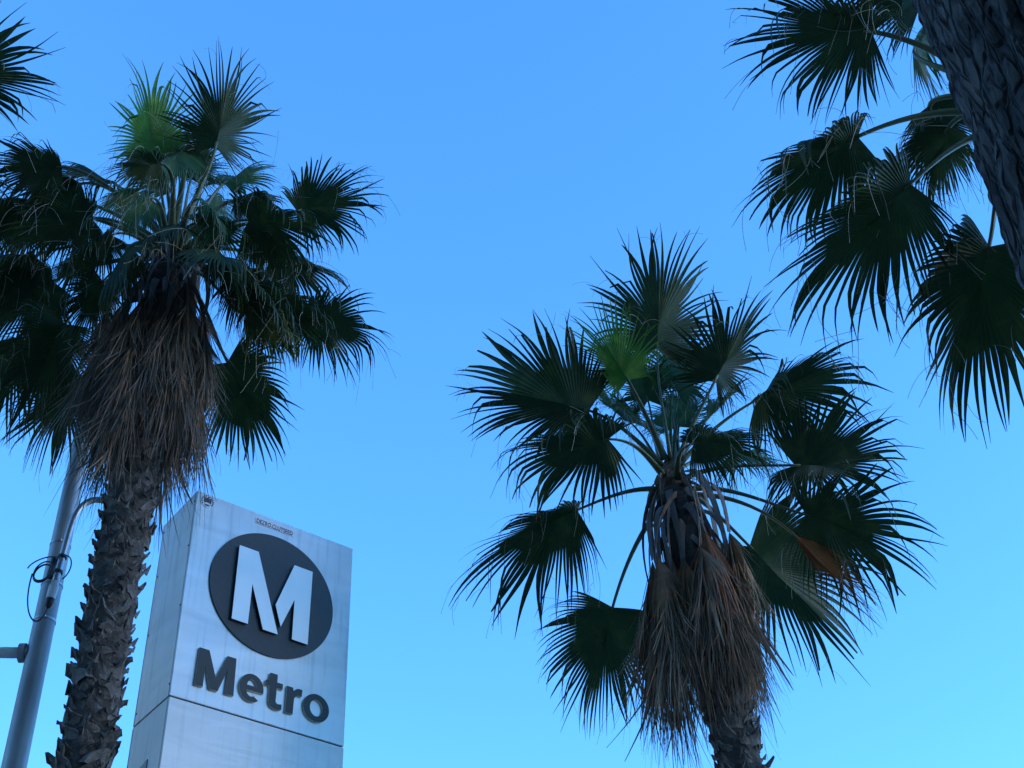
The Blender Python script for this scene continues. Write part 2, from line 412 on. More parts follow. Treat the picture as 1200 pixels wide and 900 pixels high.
def add_heart(tree, rng, r=.13):
    """sheath of old leaf bases around the growing point and the unopened spear leaves"""
    V = []; n = 10; s = 16
    for i in range(n):
        t = i/(n-1); z = -.42+.62*t; rr = r*(1.25-.25*t)*(1-.75*max(0, t-.6)/.4)
        for j in range(s):
            a = 2*math.pi*j/s; q = rr*(1+.16*math.sin(5*a+9*t)+.08*rng.normal())
            V.append((q*math.cos(a), q*math.sin(a), z))
    F = grid_faces(n, s, True)+[tuple(range((n-1)*s, n*s))]
    mesh_obj('leaf_sheath', np.array(V), F, MT['sheath'], tree)
    for k in range(4):
        a = rng.uniform(0, 6.28); d = nrm(np.array([math.cos(a)*.22, math.sin(a)*.22, 1.])); ln = rng.uniform(.55, .95)
        P = np.array([d*ln*t+np.array([0, 0, .05]) for t in np.linspace(0, 1, 8)])
        v, f = sweep(P, [.02, .026, .03, .03, .026, .02, .012, .003], 7, .6)
        mesh_obj('spear_leaf', v, f, MT['t'], tree, attrs={'along': np.repeat(np.linspace(0, .8, 8), 7), 'seg': np.full(56, .3)})

# fronds, in crown coordinates (metres): blade foot, blade axis, upper-side normal, length, fold, droop, broken tips, kind
FRONDS_RIGHT = [
 ((-0.03, -0.43, 1.18), (0.1, -0.55, 0.83), (-0.0, 0.83, 0.55), 1.30, 0.25, 0.25, 0.05, 'g'),
 ((-0.35, -0.5, 0.73), (-0.45, -0.56, 0.69), (0.22, 0.68, 0.7), 0.88, 0.20, 0.15, 0.00, 'y'),
 ((-0.72, -0.33, 0.53), (-0.94, -0.17, 0.3), (0.18, 0.49, 0.85), 1.25, 0.25, 0.35, 0.15, 'g'),
 ((-0.6, -0.66, -0.08), (-1.0, -0.04, -0.03), (-0.04, 0.28, 0.96), 1.12, 0.30, 0.90, 0.30, 'g'),
 ((0.48, -0.37, 0.8), (0.5, -0.43, 0.75), (-0.23, 0.77, 0.59), 0.94, 0.25, 0.30, 0.15, 'g'),
 ((0.85, -0.19, 0.67), (0.88, -0.14, 0.45), (-0.37, 0.38, 0.85), 1.42, 0.30, 0.62, 0.30, 'g'),
 ((0.12, -0.73, -0.23), (0.91, -0.41, -0.02), (0.1, 0.17, 0.98), 0.85, 0.30, 1.00, 0.35, 'g'),
 ((1.15, 0.06, 0.08), (0.98, 0.11, 0.13), (-0.17, 0.37, 0.91), 1.33, 0.25, 0.45, 0.10, 'g'),
 ((1.17, 0.12, -0.44), (0.97, 0.18, -0.19), (0.11, 0.38, 0.92), 1.18, 0.30, 0.60, 0.20, 'g'),
 ((1.02, 0.07, -0.69), (0.68, 0.42, -0.6), (0.42, 0.45, 0.79), 1.08, 0.90, 0.50, 0.10, 'o'),
 ((0.76, 0.87, -0.24), (0.68, 0.66, -0.32), (0.06, 0.39, 0.92), 1.63, 0.20, 0.50, 0.10, 'g'),
 ((-0.88, 0.11, -0.27), (-0.95, 0.25, -0.17), (-0.1, 0.28, 0.95), 1.40, 0.55, 0.62, 0.15, 'c'),
 ((-0.58, 1.0, -0.76), (-0.29, 0.75, -0.59), (-0.06, 0.61, 0.79), 1.25, 0.35, 0.60, 0.10, 'g'),
 ((0.15, 0.05, 1.08), (0.5, -0.07, 0.86), (-0.45, -0.87, 0.19), 0.86, 0.25, 0.50, 0.10, 't'),
 ((-0.3, 0.22, 0.82), (-0.6, -0.04, 0.8), (0.6, -0.69, 0.42), 0.79, 0.25, 0.50, 0.15, 't'),
 ((-0.16, 0.1, 0.65), (-0.58, 0.08, 0.81), (0.66, -0.54, 0.52), 0.63, 0.25, 0.50, 0.15, 't'),
 ((0.43, 0.15, 0.74), (0.59, 0.14, 0.79), (-0.64, -0.51, 0.57), 0.80, 0.25, 0.50, 0.15, 't'),
 ((0.18, 0.38, 0.86), (0.16, 0.01, 0.99), (-0.33, -0.94, 0.06), 0.73, 0.25, 0.50, 0.15, 't'),
 ((-0.13, -0.03, 0.87), (-0.19, -0.37, 0.91), (0.28, 0.87, 0.42), 0.63, 0.25, 0.30, 0.10, 't'),
 ((0.69, 0.48, 0.59), (0.52, 0.65, 0.55), (-0.2, -0.54, 0.82), 0.90, 0.25, 0.80, 0.20, 't'),
]
FRONDS_LEFT = [
 ((0.37, -0.41, 0.92), (0.2, -0.47, 0.86), (-0.3, 0.81, 0.51), 1.02, 0.25, 0.25, 0.10, 'g'),
 ((-0.24, -0.28, 1.0), (-0.18, -0.42, 0.89), (0.04, 0.9, 0.43), 1.01, 0.25, 0.30, 0.10, 'y'),
 ((-0.02, -0.71, 0.36), (-0.92, -0.28, -0.29), (-0.35, 0.18, 0.92), 0.66, 0.25, 1.00, 0.35, 'g'),
 ((-1.0, -0.52, 0.6), (-0.97, 0.06, 0.24), (0.24, 0.29, 0.93), 0.98, 0.30, 0.80, 0.45, 'g'),
 ((-0.63, -0.47, -0.07), (-1.0, 0.03, -0.08), (-0.07, 0.26, 0.96), 0.90, 0.30, 0.90, 0.40, 'g'),
 ((1.12, -0.05, 0.36), (0.89, 0.0, 0.46), (-0.43, 0.36, 0.83), 0.90, 0.25, 0.70, 0.30, 'g'),
 ((0.8, -0.48, -0.21), (0.96, -0.17, -0.24), (0.27, 0.19, 0.94), 0.81, 0.30, 1.00, 0.40, 'g'),
 ((0.25, -0.75, -0.51), (0.23, -0.61, -0.76), (0.27, -0.71, 0.65), 0.71, 0.25, 1.20, 0.45, 'g'),
 ((0.86, -0.15, -0.66), (0.66, 0.31, -0.69), (0.45, 0.57, 0.69), 0.84, 0.30, 1.00, 0.40, 'g'),
 ((1.2, 0.53, -0.46), (0.92, 0.39, -0.02), (-0.12, 0.32, 0.94), 0.91, 0.25, 0.80, 0.25, 'g'),
 ((0.5, 0.49, -1.02), (0.47, 0.58, -0.66), (0.11, 0.7, 0.7), 1.12, 0.20, 0.60, 0.10, 'g'),
 ((0.79, -0.1, -1.02), (0.94, 0.0, -0.34), (0.33, 0.19, 0.92), 0.73, 0.35, 1.20, 0.50, 'yl'),
 ((-0.93, 0.18, -0.74), (-0.56, 0.5, -0.66), (-0.37, 0.56, 0.74), 1.08, 0.20, 0.60, 0.10, 'g'),
 ((-1.1, 0.1, -0.27), (-0.93, 0.31, -0.19), (-0.11, 0.26, 0.96), 1.11, 0.30, 1.10, 0.45, 'g'),
 ((0.35, 0.09, 0.97), (0.39, 0.27, 0.88), (-0.09, -0.94, 0.33), 0.75, 0.25, 0.60, 0.20, 't'),
 ((-0.12, 0.02, 1.05), (-0.09, -0.06, 0.99), (0.42, -0.91, -0.02), 0.79, 0.25, 0.50, 0.20, 't'),
 ((-1.0, 0.82, -0.79), (-0.53, 0.72, -0.45), (-0.19, 0.41, 0.89), 1.01, 0.25, 0.60, 0.10, 'g'),
 ((-0.68, -0.01, 0.93), (-0.64, 0.12, 0.76), (0.67, -0.41, 0.62), 0.89, 0.25, 0.90, 0.35, 'g'),
 ((0.53, 0.4, 0.45), (0.56, 0.6, 0.57), (-0.55, -0.24, 0.8), 0.77, 0.25, 0.90, 0.35, 'g'),
 ((-0.94, 0.3, 0.26), (-0.69, 0.69, 0.22), (0.23, -0.08, 0.97), 0.74, 0.30, 1.10, 0.40, 'g'),
 ((0.83, 0.43, 0.27), (0.81, 0.52, 0.28), (-0.36, 0.06, 0.93), 0.85, 0.30, 1.00, 0.40, 'g'),
 ((0.56, -0.64, -0.71), (0.51, -0.45, -0.74), (0.59, -0.44, 0.68), 0.94, 0.30, 1.20, 0.45, 'g'),
 ((-0.18, -0.63, -0.65), (-0.25, -0.22, -0.94), (-0.83, -0.46, 0.33), 0.79, 0.40, 1.30, 0.50, 'g'),
 ((0.06, -0.4, 0.92), (-0.23, -0.36, -0.9), (-0.0, -0.93, 0.37), 0.73, 0.35, 1.30, 0.30, 't'),
 ((-1.18, -0.16, 0.49), (-0.9, 0.44, -0.06), (0.03, 0.18, 0.98), 1.02, 0.30, 0.90, 0.40, 'g'),
 ((-0.95, -0.15, 0.79), (-0.91, 0.37, 0.2), (0.25, 0.09, 0.96), 0.93, 0.30, 0.90, 0.40, 'g'),
 ((-1.19, -0.19, -0.23), (-0.94, 0.27, -0.22), (-0.15, 0.27, 0.95), 0.79, 0.30, 1.10, 0.40, 'g'),
 ((0.46, -0.32, -0.47), (0.92, -0.05, -0.39), (0.39, 0.24, 0.89), 0.65, 0.30, 1.10, 0.40, 'g'),
 ((0.35, -0.51, -0.25), (0.94, -0.13, -0.31), (0.33, 0.2, 0.92), 0.64, 0.30, 1.10, 0.40, 't'),
 ((0.84, -0.17, -0.18), (0.98, 0.02, -0.21), (0.2, 0.25, 0.95), 0.61, 0.30, 1.00, 0.40, 'g'),
 ((0.09, -0.11, 0.89), (0.24, -0.28, 0.93), (-0.47, 0.8, 0.36), 0.64, 0.30, 0.40, 0.15, 't'),
 ((-0.04, -0.8, -0.22), (-0.53, -0.11, -0.84), (-0.85, 0.11, 0.52), 0.53, 0.30, 1.20, 0.40, 't'),
 ((0.45, -0.77, -0.25), (0.69, -0.01, -0.72), (0.7, 0.23, 0.67), 0.62, 0.30, 1.20, 0.40, 't'),
 ((-0.12, -0.01, 0.77), (-0.34, -0.08, 0.94), (0.82, -0.53, 0.24), 0.67, 0.30, 0.60, 0.20, 't'),
 ((-0.41, -0.5, -0.34), (-0.73, 0.0, -0.68), (-0.66, 0.25, 0.71), 0.65, 0.30, 1.20, 0.50, 'g'),
 ((-1.4, -0.32, 0.21), (-0.96, 0.28, -0.03), (0.03, 0.21, 0.98), 0.83, 0.30, 1.00, 0.40, 'g'),
 ((-1.41, 0.52, -0.6), (-0.7, 0.64, -0.32), (-0.14, 0.32, 0.94), 1.17, 0.30, 0.80, 0.20, 'g'),
 ((0.89, 0.17, -0.5), (0.87, 0.46, -0.19), (0.03, 0.33, 0.94), 0.85, 0.30, 1.10, 0.50, 'g'),
 ((0.71, -0.42, -0.81), (0.76, 0.13, -0.63), (0.55, 0.37, 0.74), 0.90, 0.30, 1.20, 0.50, 'g'),
 ((0.61, -0.37, 0.19), (0.98, -0.19, 0.04), (0.01, 0.24, 0.97), 0.56, 0.30, 1.10, 0.40, 'g'),
 ((-0.19, -0.68, 0.01), (-0.81, -0.24, -0.53), (-0.57, 0.12, 0.81), 0.56, 0.30, 1.20, 0.40, 't'),
 ((-0.53, -0.16, -0.57), (-0.45, 0.46, -0.77), (-0.45, 0.63, 0.63), 0.70, 0.30, 1.20, 0.40, 'g'),
 ((0.2, 0.08, 0.67), (0.08, 0.36, 0.93), (0.12, -0.93, 0.35), 0.77, 0.30, 1.00, 0.30, 't'),
]
FRONDS_BEHIND = [
 ((-0.84, -0.28, 0.32), (-0.94, 0.01, 0.33), (0.32, 0.3, 0.9), 0.98, 0.22, 0.60, 0.20, 'g'),
 ((-1.0, -0.01, -0.29), (-0.93, 0.26, -0.26), (-0.14, 0.4, 0.9), 0.88, 0.28, 0.90, 0.35, 'g'),
 ((-0.76, 0.07, -0.62), (-0.8, 0.41, -0.45), (-0.19, 0.53, 0.82), 1.06, 0.22, 0.70, 0.25, 'g'),
 ((-0.32, 0.35, -0.86), (-0.32, 0.65, -0.69), (-0.02, 0.72, 0.69), 1.10, 0.30, 0.80, 0.30, 'g'),
 ((-0.38, 0.33, 0.38), (0.44, 0.87, 0.24), (-0.11, -0.21, 0.97), 0.76, 0.25, 1.00, 0.40, 'g'),
 ((-0.46, -0.19, 0.68), (-0.17, -0.33, 0.93), (0.42, 0.83, 0.37), 0.77, 0.25, 0.40, 0.20, 'g'),
 ((-0.07, -0.33, 0.68), (-0.03, -0.62, 0.79), (0.21, 0.77, 0.61), 0.82, 0.25, 0.30, 0.20, 'g'),
 ((0.58, -0.24, 0.58), (0.7, -0.17, 0.7), (-0.51, 0.57, 0.65), 0.93, 0.25, 0.50, 0.20, 'g'),
 ((0.62, 0.04, -0.04), (0.96, 0.27, 0.11), (-0.17, 0.19, 0.97), 0.83, 0.25, 0.70, 0.30, 'g'),
 ((0.31, 0.31, -0.67), (0.48, 0.57, -0.67), (0.38, 0.55, 0.74), 0.82, 0.25, 0.80, 0.30, 'g'),
 ((0.48, 0.01, 1.06), (0.43, -0.03, 0.9), (-0.79, -0.5, 0.36), 1.14, 0.25, 0.50, 0.20, 'g'),
 ((-0.46, 0.11, 0.64), (0.47, 0.14, 0.87), (-0.88, 0.02, 0.48), 0.75, 0.25, 0.90, 0.40, 't'),
 ((-0.33, 0.29, 0.12), (-0.15, 0.99, -0.06), (0.13, 0.08, 0.99), 0.54, 0.30, 1.10, 0.40, 'g'),
 ((-0.67, -0.52, 0.44), (-0.84, -0.25, 0.47), (0.38, 0.34, 0.86), 0.65, 0.30, 0.70, 0.30, 'g'),
]
FRONDS_OUTER = [
 ((1.1, 0.05, -0.06), (0.99, 0.09, 0.12), (-0.14, 0.29, 0.94), 1.32, 0.20, 0.30, 0.10, 'g'),
 ((-0.12, -0.69, 1.1), (0.11, -0.61, 0.78), (-0.33, 0.72, 0.61), 1.45, 0.20, 0.30, 0.10, 'g'),
 ((-1.05, -0.05, 0.22), (-0.96, -0.08, 0.25), (0.22, 0.33, 0.92), 1.33, 0.25, 0.60, 0.20, 'g'),
 ((-0.52, 0.43, -0.8), (-0.62, 0.56, -0.55), (-0.37, 0.41, 0.83), 1.29, 0.25, 0.80, 0.30, 'g'),
 ((0.86, 0.69, -1.1), (0.51, 0.6, -0.62), (0.08, 0.68, 0.73), 1.16, 0.25, 0.80, 0.30, 'g'),
 ((0.57, -0.22, 0.71), (0.5, -0.34, 0.79), (-0.6, 0.53, 0.6), 1.22, 0.25, 0.50, 0.20, 'g'),
 ((-0.87, -0.43, 0.95), (-0.63, -0.3, 0.72), (0.44, 0.63, 0.64), 1.36, 0.25, 0.50, 0.20, 'g'),
 ((1.2, 0.69, -0.8), (0.95, 0.2, 0.23), (-0.28, 0.26, 0.92), 0.83, 0.30, 0.90, 0.40, 'g'),
]

CAMXY = np.array([0, 0, 0.])
# ------------------------------------------------------------------ palm beside the sign
def straight(x, y, z, top=None):
    """axis in tree-local coordinates (origin at crown heart)"""
    return lambda zz: np.array([0., 0., zz])

def palm(name, label, heart, specs, seed, fib=26, group='palm trees around the station sign'):
    t = empty(name, heart); tag(t, label, 'palm tree', group)
    rng = np.random.default_rng(seed)
    for sp in specs: add_frond(t, sp, rng, fib)
    return t, rng

# trees are parented to an Empty at their crown heart here and re-based to the foot at the end
HL = (-3.057, 8.889, 11.194)
tl, rng = palm('palm_tree', 'palm with dense crown and broad shaggy brown skirt, scaly trunk beside the metal sign', HL, FRONDS_LEFT, 11)
ax = lambda z: np.array([0., 0., z])
rad = lambda z: .178-.012*min(1, max(0, (-1.9-z)/3.2))+.05*max(0, (-z-9)/2.2)
tr = add_trunk(tl, ax, rad, -HL[2], -.25, steps=90)
face_l = nrm(np.array([-HL[0], -HL[1], 0]))
add_boots(tl, tr, ax, rad, -6.6, -1.75, .0125, 5, (-5.35, -1.95), face_l)
add_boots(tl, tr, ax, rad, -9.5, -6.6, .03, 6)
add_heart(tl, rng)
for i in range(72):
    az = i*2.39996+rng.normal(0, .2); lay = i/72
    add_dead_frond(tl, ax, az, -.10-1.05*lay+rng.normal(0, .06), rng.uniform(.55, .90), rng.uniform(.24, .44)-.05*lay,
                   rng.uniform(1.0, 1.35), rng.uniform(.02, .17), rng, ['dead4', 'dead5', 'dead4', 'dead5', 'dead5'][i % 5], strands=34, half=.28)

# ------------------------------------------------------------------ palm with the open crown
HR = (1.418, 10.303, 9.369)
t2, rng = palm('palm_tree', 'palm with sparse open crown and long brown skirt of dead leaves against open sky', HR, FRONDS_RIGHT, 23)
def ax2(z):
    q = -z
    return np.array([.072*q+.0006*q*q, -.012*q, z])
rad2 = lambda z: .168+.01*min(1, max(0, (-2-z)/4))+.06*max(0, (-z-7.5)/2)
tr2 = add_trunk(t2, ax2, rad2, -HR[2], -.25, steps=80)
add_boots(t2, tr2, ax2, rad2, -4.6, -1.7, .0125, 7, (-3.2, -1.95), nrm(np.array([-HR[0], -HR[1], 0])))
add_boots(t2, tr2, ax2, rad2, -8.0, -4.6, .03, 8)
add_heart(t2, rng)
vert2 = lambda z: np.array([.02, 0, z])
for i in range(60):
    az = i*2.39996+rng.normal(0, .2); lay = i/60
    c = ax2 if lay > .5 else vert2
    add_dead_frond(t2, c, az, -.02-.75*lay**1.3+rng.normal(0, .05), rng.uniform(.75, 1.1), rng.uniform(.18, .44)-.05*lay,
                   rng.uniform(1.1, 1.5), rng.uniform(.04, .18), rng, ['dead', 'dead4', 'dead3', 'dead', 'dead2', 'dead4', 'dead'][i % 7], strands=34, half=.24)

# ------------------------------------------------------------------ palm whose crown shows behind the thick trunk
HB = (3.027, 5.18, 8.115)
t3, rng = palm('palm_tree', 'palm with wide dark drooping fans, its crown half hidden behind the thick bare trunk', HB, FRONDS_BEHIND, 37, fib=34)
rad3 = lambda z: .15+.05*min(1, -z/4)+.05*max(0, (-z-6.5)/1.6)
tr3 = add_trunk(t3, ax, rad3, -HB[2], -.2, steps=70)
add_boots(t3, tr3, ax, rad3, -6.5, -.4, .03, 9)
add_heart(t3, rng, .11)

# ------------------------------------------------------------------ palm at the edge, only frond tips reach in
HO = (-6.595, 8.17, 13.156)
t4, rng = palm('palm_tree', 'tall palm of which only spiky frond tips reach in above the sign palm', HO, FRONDS_OUTER, 41)
tr4 = add_trunk(t4, ax, rad3, -HO[2], -.2, steps=70)
add_boots(t4, tr4, ax, rad3, -6.5, -.4, .03, 10)
add_heart(t4, rng, .12)

# ------------------------------------------------------------------ thick bare trunk close by
HN = (1.584, 2.43, 12.6)
t5 = empty('palm_tree', HN); tag(t5, 'thick bare palm trunk with smooth fissured dark grey bark', 'palm tree', 'palm trees around the station sign')
def bark_trunk():
    V = []; sides = 150; zs = np.concatenate([np.linspace(0, 2.4, 30)[:-1], np.linspace(2.4, 6.6, 300)[:-1], np.linspace(6.6, 12.6, 60)])
    for z in zs:
        r0 = .30 + .10*max(0, 1-z/1.2)**2 - .08*max(0, (z-6.5)/6.1)
        for j in range(sides):
            a = 2*math.pi*j/sides; c, s = math.cos(a), math.sin(a)
            f1 = abs(noise.noise((c*5, s*5, z*1.1)))            # long vertical fissures
            f2 = abs(noise.noise((c*11+3, s*11, z*3.1+5)))
            f3 = noise.noise((c*1.5, s*1.5, z*14))             # ring scars
            r = r0+.026*min(f1, .30)/.30+.016*min(f2, .25)/.25+.010*f3+.008*noise.noise((c*22, s*22, z*16))-.028
            V.append((r*c, r*s, z-HN[2]))
    return np.array(V), grid_faces(len(zs), sides, True)
m_bark = noise_mat('smooth_palm_bark', (.022, .020, .019), (.080, .072, .066), 7, rough=.9, bump=.7, dist=.03, stretch=(1.6, 1.6, .55), bscale=30)
nt_ = m_bark.node_tree; nn, ll = nt_.nodes, nt_.links; pb = nn['Principled BSDF']
tcb = nn.new('ShaderNodeTexCoord'); mpb = nn.new('ShaderNodeMapping'); mpb.inputs['Scale'].default_value = (1.7, 1.7, .42); ll.new(tcb.outputs['Object'], mpb.inputs['Vector'])
nw = nn.new('ShaderNodeTexNoise'); nw.inputs['Scale'].default_value = 6; ll.new(mpb.outputs[0], nw.inputs['Vector'])
mxv = nn.new('ShaderNodeMix'); mxv.data_type = 'RGBA'; mxv.inputs[0].default_value = .12; ll.new(mpb.outputs[0], mxv.inputs[6]); ll.new(nw.outputs['Color'], mxv.inputs[7])
vb = nn.new('ShaderNodeTexVoronoi'); vb.feature = 'DISTANCE_TO_EDGE'; vb.inputs['Scale'].default_value = 17; ll.new(mxv.outputs[2], vb.inputs['Vector'])
rb = ramp(nn, [(0, (0, 0, 0)), (.16, (1, 1, 1))]); ll.new(vb.outputs['Distance'], rb.inputs['Fac'])
old = pb.inputs['Base Color'].links[0].from_socket; mm_ = nn.new('ShaderNodeMix'); mm_.data_type = 'RGBA'; mm_.inputs[6].default_value = (.016, .015, .014, 1)
ll.new(rb.outputs[0], mm_.inputs[0]); ll.new(old, mm_.inputs[7]); ll.new(mm_.outputs[2], pb.inputs['Base Color'])
bpb = nn.new('ShaderNodeBump'); bpb.inputs['Strength'].default_value = .9; bpb.inputs['Distance'].default_value = .03
ll.new(pb.inputs['Normal'].links[0].from_socket, bpb.inputs['Normal']); ll.new(rb.outputs[0], bpb.inputs['Height']); ll.new(bpb.outputs[0], pb.inputs['Normal'])
v, f = bark_trunk(); mesh_obj('trunk', v, f, m_bark, t5, smooth=True)
rng = np.random.default_rng(51)
for i in range(14):
    az = i*2.39996; el = rng.uniform(-.4, 1.1); out = np.array([math.cos(az), math.sin(az), 0])
    H = out*math.cos(el)*1.2+np.array([0, 0, math.sin(el)*1.2]); u = nrm(out*math.cos(el-.2)+np.array([0, 0, math.sin(el-.2)]))
    n = np.array([0, 0, 1.])-u[2]*u
    add_frond(t5, (H, u, n, 1.05, .25, .7, .25, 'g'), rng, 0)
add_heart(t5, rng, .16)

# ------------------------------------------------------------------ sign pylon
SA = np.array([-2.762, 9.714, 9.0]); yaw = math.radians(39.023)
W_, D_, SEAM = 1.582, .640, -1.975
pyl = empty('sign_pylon', (SA[0], SA[1], 0)); pyl.rotation_euler = (0, 0, yaw)
tag(pyl, 'tall brushed metal station sign pylon with dark round M emblem and Metro lettering', 'sign')
# local frame: x along front face, y into the pylon, z up from the ground
def steel(name, c1, c2, rough, stain):
    m, n, l, b = mat(name)
    tc = n.new('ShaderNodeTexCoord'); mp = n.new('ShaderNodeMapping'); mp.inputs['Scale'].default_value = (.7, .7, 3.0)
    l.new(tc.outputs['Object'], mp.inputs['Vector'])
    t = n.new('ShaderNodeTexNoise'); t.inputs['Scale'].default_value = 1.6; t.inputs['Detail'].default_value = 5; t.inputs['Distortion'].default_value = .6
    l.new(mp.outputs[0], t.inputs['Vector'])
    r = ramp(n, [(.3, c1), (.72, c2)]); l.new(t.outputs['Fac'], r.inputs['Fac'])
    # vertical dirty runs
    mp2 = n.new('ShaderNodeMapping'); mp2.inputs['Scale'].default_value = (9, 9, .55); l.new(tc.outputs['Object'], mp2.inputs['Vector'])
    t2 = n.new('ShaderNodeTexNoise'); t2.inputs['Scale'].default_value = 1.8; t2.inputs['Detail'].default_value = 7; l.new(mp2.outputs[0], t2.inputs['Vector'])
    r2 = ramp(n, [(.52, (1, 1, 1)), (.78, stain)]); l.new(t2.outputs['Fac'], r2.inputs['Fac'])
    mx = n.new('ShaderNodeMix'); mx.data_type = 'RGBA'; mx.blend_type = 'MULTIPLY'; mx.inputs[0].default_value = 1
    l.new(r.outputs[0], mx.inputs[6]); l.new(r2.outputs[0], mx.inputs[7]); l.new(mx.outputs[2], b.inputs['Base Color'])
    b.inputs['Metallic'].default_value = .62
    t3 = n.new('ShaderNodeTexNoise'); t3.inputs['Scale'].default_value = 3; l.new(mp2.outputs[0], t3.inputs['Vector'])
    mr = n.new('ShaderNodeMapRange'); mr.inputs[3].default_value = rough-.08; mr.inputs[4].default_value = rough+.12
    l.new(t3.outputs['Fac'], mr.inputs[0]); l.new(mr.outputs[0], b.inputs['Roughness'])
    mp3 = n.new('ShaderNodeMapping'); mp3.inputs['Scale'].default_value = (2, 2, 260); l.new(tc.outputs['Object'], mp3.inputs['Vector'])
    t4 = n.new('ShaderNodeTexNoise'); t4.inputs['Scale'].default_value = 1; t4.inputs['Detail'].default_value = 2; l.new(mp3.outputs[0], t4.inputs['Vector'])
    bp = n.new('ShaderNodeBump'); bp.inputs['Strength'].default_value = .05; bp.inputs['Distance'].default_value = .01
    bp2 = n.new('ShaderNodeBump'); bp2.inputs['Strength'].default_value = .10; bp2.inputs['Distance'].default_value = .05
    l.new(t4.outputs['Fac'], bp.inputs['Height']); l.new(t.outputs['Fac'], bp2.inputs['Height']); l.new(bp2.outputs[0], bp.inputs['Normal']); l.new(bp.outputs[0], b.inputs['Normal'])
    return m
m_up = steel('brushed_aluminium', (.475, .455, .41), (.575, .55, .50), .36, (.70, .69, .67))
m_lo = steel('brushed_aluminium_clean', (.445, .425, .385), (.50, .48, .44), .42, (.82, .81, .79))
m_dark = noise_mat('seam_shadow', (.012, .013, .015), (.02, .02, .022), 5, rough=.8, bump=0)
def bevel_box(name, lo, hi, m, parent, bev=.004):
    bm = bmesh.new(); bmesh.ops.create_cube(bm, size=1)
    for v_ in bm.verts: v_.co = Vector([lo[k]+(v_.co[k]+.5)*(hi[k]-lo[k]) for k in range(3)])
    if bev: bmesh.ops.bevel(bm, geom=bm.edges[:], offset=bev, segments=2, affect='EDGES')
    me = bpy.data.meshes.new(name); bm.to_mesh(me); bm.free(); me.materials.append(m)
    return link(bpy.data.objects.new(name, me), parent)
zt = 9.0; zs = zt+SEAM; gp = .006
bevel_box('frame', (.02, .02, 0.0), (W_-.02, D_-.02, zt-.02), m_dark, pyl, 0)
for (za, zb_, mm) in ((zs+gp, zt, m_up), (zs-2.3+gp, zs-gp, m_lo), (.15, zs-2.3-gp, m_lo)):
    bevel_box('front_panel', (0, 0, za), (W_, .018, zb_), mm, pyl)
    bevel_box('back_panel', (0, D_-.018, za), (W_, D_, zb_), mm, pyl)
    bevel_box('side_panel', (0, .0195, za), (.018, D_-.0195, zb_), mm, pyl)
    bevel_box('side_panel', (W_-.018, .0195, za), (W_, D_-.0195, zb_), mm, pyl)
bevel_box('top_panel', (.0195, .0195, zt-.018), (W_-.0195, D_-.0195, zt-.002), m_up, pyl, 0)
bevel_box('plinth', (-.06, -.06, -.02), (W_+.06, D_+.06, .15), noise_mat('plinth_concrete', (.25, .24, .23), (.34, .33, .31), 6, bump=.3), pyl, .01)

def outline_mesh(name, loops, depth, mats, parent, loc, rot=(math.pi/2, 0, 0)):
    """flat filled outline (first loop outer, others holes) extruded; mats = (face, return)"""
    cu = bpy.data.curves.new(name, 'CURVE'); cu.dimensions = '2D'; cu.fill_mode = 'BOTH'; cu.extrude = depth/2
    for lp in loops:
        s = cu.splines.new('POLY'); s.points.add(len(lp)-1); s.use_cyclic_u = True
        for p, (x, y) in zip(s.points, lp): p.co = (x, y, 0, 1)
    tmp = bpy.data.objects.new(name, cu); COL.objects.link(tmp)
    dg = bpy.context.evaluated_depsgraph_get(); me = bpy.data.meshes.new_from_object(tmp.evaluated_get(dg))
    bpy.data.objects.remove(tmp); bpy.data.curves.remove(cu); me.name = name
    me.materials.clear()
    for m_ in mats: me.materials.append(m_)
    if len(mats) > 1:
        for p in me.polygons: p.material_index = 0 if abs(p.normal.z) > .5 else 1
    o = link(bpy.data.objects.new(name, me), parent); o.location = loc; o.rotation_euler = rot
    return o
def ell(cx, cy, rx, ry, a0=0, a1=360, n=48, close=True):
    N = n if not close else n
    return [(cx+rx*math.cos(math.radians(a0+(a1-a0)*i/(N if close else N-1))), cy+ry*math.sin(math.radians(a0+(a1-a0)*i/(N if close else N-1)))) for i in range(N)]

# emblem disc: dark perforated sheet
m_disc, n_, l_, b_ = mat('perforated_dark_disc')
tc = n_.new('ShaderNodeTexCoord'); vo = n_.new('ShaderNodeTexVoronoi'); vo.inputs['Scale'].default_value = 95; vo.inputs['Randomness'].default_value = .15
l_.new(tc.outputs['Object'], vo.inputs['Vector'])
rr = ramp(n_, [(.25, (.020, .044, .046)), (.45, (.009, .020, .022))]); l_.new(vo.outputs['Distance'], rr.inputs['Fac']); l_.new(rr.outputs[0], b_.inputs['Base Color'])
b_.inputs['Roughness'].default_value = .5
bp_ = n_.new('ShaderNodeBump'); bp_.inputs['Strength'].default_value = .4; bp_.inputs['Distance'].default_value = .01; bp_.invert = True
l_.new(vo.outputs['Distance'], bp_.inputs['Height']); l_.new(bp_.outputs[0], b_.inputs['Normal'])
m_rim = noise_mat('disc_rim', (.10, .11, .11), (.14, .15, .15), 8, rough=.5, bump=0)
outline_mesh('emblem_disc', [ell(.802, -.780, .598, .592, n=128)], .016, (m_disc, m_rim), pyl, (0, -.0075, zt))
m_logo = noise_mat('emblem_light_metal', (.58, .55, .49), (.63, .60, .54), 2.5, rough=.42, bump=.03, metallic=.55)
m_ret = noise_mat('letter_return_dark', (.02, .025, .03), (.035, .04, .045), 8, rough=.6, bump=0)
Mx_, My_ = -.018, -.030
